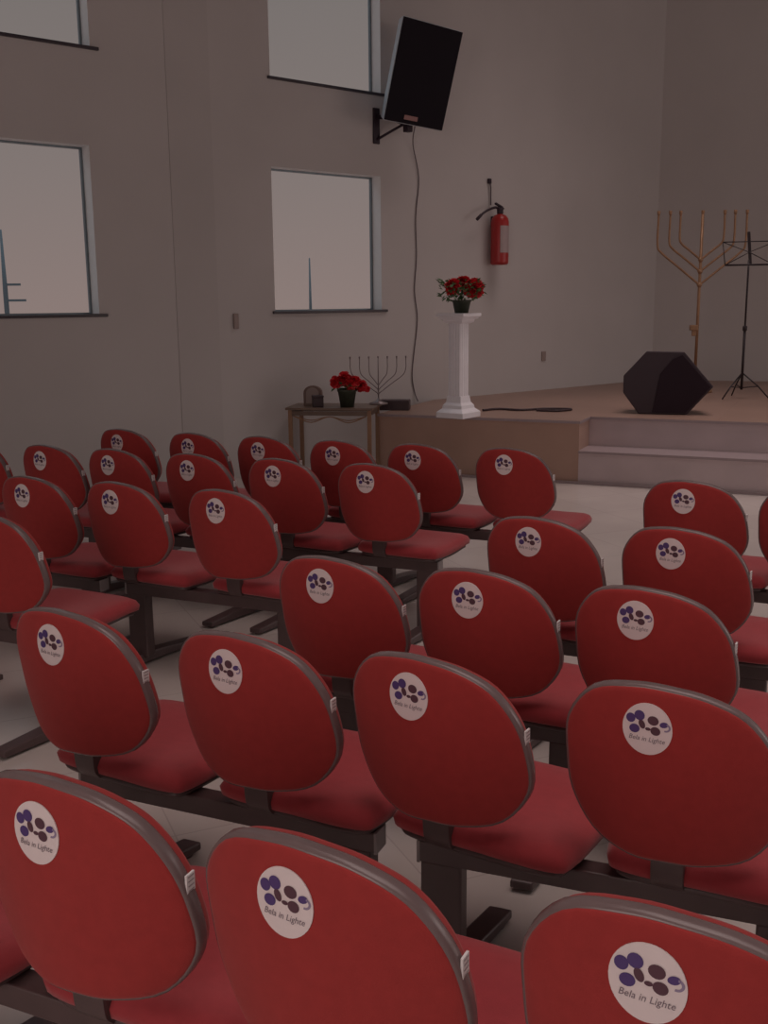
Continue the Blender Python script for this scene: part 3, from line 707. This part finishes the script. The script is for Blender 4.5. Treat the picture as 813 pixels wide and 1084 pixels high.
me = menorah('menorah', Vector((3.63, 12.15, SH)), math.radians(-4), 'tall brass seven-armed menorah standing on the stage near the back wall', M_GOLD, 2.00, 0.017,
        [(0.49, 1.62, 1.22), (0.36, 1.66, 1.37), (0.245, 1.70, 1.50)], [0, 1.22, 1.37, 1.50], 0.018, [(0.20, 0), (0.20, 0.03), (0.12, 0.06), (0.04, 0.10), (0.02, 0.22)])
bm = B(); box(bm, (-0.045, -0.02, 0.74), (0.09, 0.07, 0.06), bev=0.006); box(bm, (-0.04, -0.02, 0.68), (0.05, 0.04, 0.07), bev=0.005); o = obj('clamp', bm, M_GOLD, me)
menorah('menorah', on_table(0.80, 0.40), math.radians(8), 'small tarnished seven-armed menorah at the right end of the side table', M_SILV, 0.44, 0.006,
        [(0.27, 0.30, 0.10), (0.18, 0.30, 0.14), (0.09, 0.30, 0.18)], [0, 0.10, 0.14], 0.008, [(0.09, 0), (0.09, 0.012), (0.03, 0.03), (0.008, 0.06)])

# floor monitor on the stage
MO = Vector((2.66, 9.75, SH))
mo = empty('stage_monitor', MO, math.radians(-17)); tag(mo, 'black wedge stage monitor speaker on the stage edge in front of the brass menorah', 'stage monitor')
hexp = [(-0.255, 0.0), (0.185, 0.0), (0.415, 0.265), (0.14, 0.585), (-0.20, 0.59), (-0.405, 0.36), (-0.405, 0.20)]
bm = B(); prism(bm, hexp, 0, 0.42, scale_top=0.82)
obj('cabinet', bm, M_MON2, mo, bevel=0.010)
bm = B(); prism(bm, [(-0.13, 0.02), (0.175, 0.02), (0.39, 0.265), (0.125, 0.56), (0.04, 0.52), (-0.07, 0.38)], -0.014, 0.002); obj('front_grille', bm, M_MON, mo, bevel=0.004)

# music stand
MS = Vector((3.87, 11.25, SH))
ms = empty('music_stand', MS, math.radians(-14)); tag(ms, 'black folding music stand on tripod legs beside the brass menorah', 'music stand')
bm = B(); tube(bm, [(0, 0, 0.10), (0, 0, 0.75)], 0.014, 8); tube(bm, [(0, 0, 0.75), (0, 0, 1.46)], 0.010, 8); lathe(bm, [(0.012, -.03), (0.024, -.02), (0.024, .02), (0.012, .03)], (0, 0, 0.75), 10); obj('pole', bm, M_STAND, ms)
for k in range(3):
    th = math.radians(90+120*k+15); d = Vector((math.cos(th), math.sin(th), 0))
    bm = B(); tube(bm, [Vector((0, 0, 0.28)), d*0.17+Vector((0, 0, 0.14)), d*0.29+Vector((0, 0, 0.012))], 0.008, 6); tube(bm, [Vector((0, 0, 0.12)), d*0.17+Vector((0, 0, 0.14))], 0.006, 6); obj('leg', bm, M_STAND, ms)
bm = B(); dw, z0, z1 = 0.24, 1.41, 1.67
def dk(x, z): return Vector((x, -0.04+(z-z0)*0.25, z))
tube(bm, [dk(-dw, z0), dk(dw, z0)], 0.011, 6)
tube(bm, [dk(-dw, z0), dk(-dw-0.03, z1-0.02)], 0.006, 6); tube(bm, [dk(dw, z0), dk(dw+0.03, z1-0.02)], 0.006, 6)
tube(bm, [dk(-dw-0.03, z1-0.02), dk(dw+0.03, z1-0.02)], 0.006, 6)
tube(bm, [dk(-dw, z0), dk(0, (z0+z1)/2), dk(dw+0.03, z1-0.02)], 0.005, 6); tube(bm, [dk(dw, z0), dk(0, (z0+z1)/2), dk(-dw-0.03, z1-0.02)], 0.005, 6)
obj('desk', bm, M_STAND, ms)
bm = B(); box(bm, dk(0, 1.58), (0.030, 0.022, 0.34), rot=Matrix.Rotation(-0.1, 3, 'Y')); obj('clip', bm, M_STAND, ms)

# small dark boxes / cables on the stage floor
bm = B(); box(bm, (0, 0, 0.05), (0.30, 0.16, 0.10), bev=0.008); o = obj('junction_box', bm, M_FIGD); o.matrix_world = Matrix.Translation((0.12, 10.45, SH)) @ Matrix.Rotation(math.radians(-8), 4, 'Z')
tag(o, 'dark box lying on the stage between the side table and the pedestal', 'box')
bm = B(); tube(bm, catmull([(0.98, 10.2, SH+.012), (1.15, 10.32, SH+.012), (1.35, 10.2, SH+.012), (1.62, 10.3, SH+.012), (1.85, 10.22, SH+.012), (1.70, 10.08, SH+.012), (1.5, 10.15, SH+.012)], 6), 0.012, 6)
tag(obj('floor_cable', bm, M_FIGD), 'dark cable lying on the stage floor right of the pedestal', 'cable')

# poles outside the windows
def pole(loc, h, r, label, arms):
    t = empty('utility_pole', loc); tag(t, label, 'pole')
    bm = B(); tube(bm, [(0, 0, -1.5), (0, 0, h*0.6), (0, 0, h)], r, 8, radii=[r, r*0.8, r*0.35]); obj('mast', bm, M_POLE, t)
    for z, l in arms:
        bm = B(); box(bm, (l/2, 0, z), (l, 0.05, 0.05)); obj('cross_arm', bm, M_POLE, t)
Yp = 24.0
pole((-1.62, Yp, 0), 2.62, 0.04, 'thin grey pole seen outside through the lower right window', [])
pole((-8.50, Yp, 0), 3.30, 0.07, 'grey utility pole seen outside through the lower left window', [(2.1, 0.35), (1.75, 0.45)])
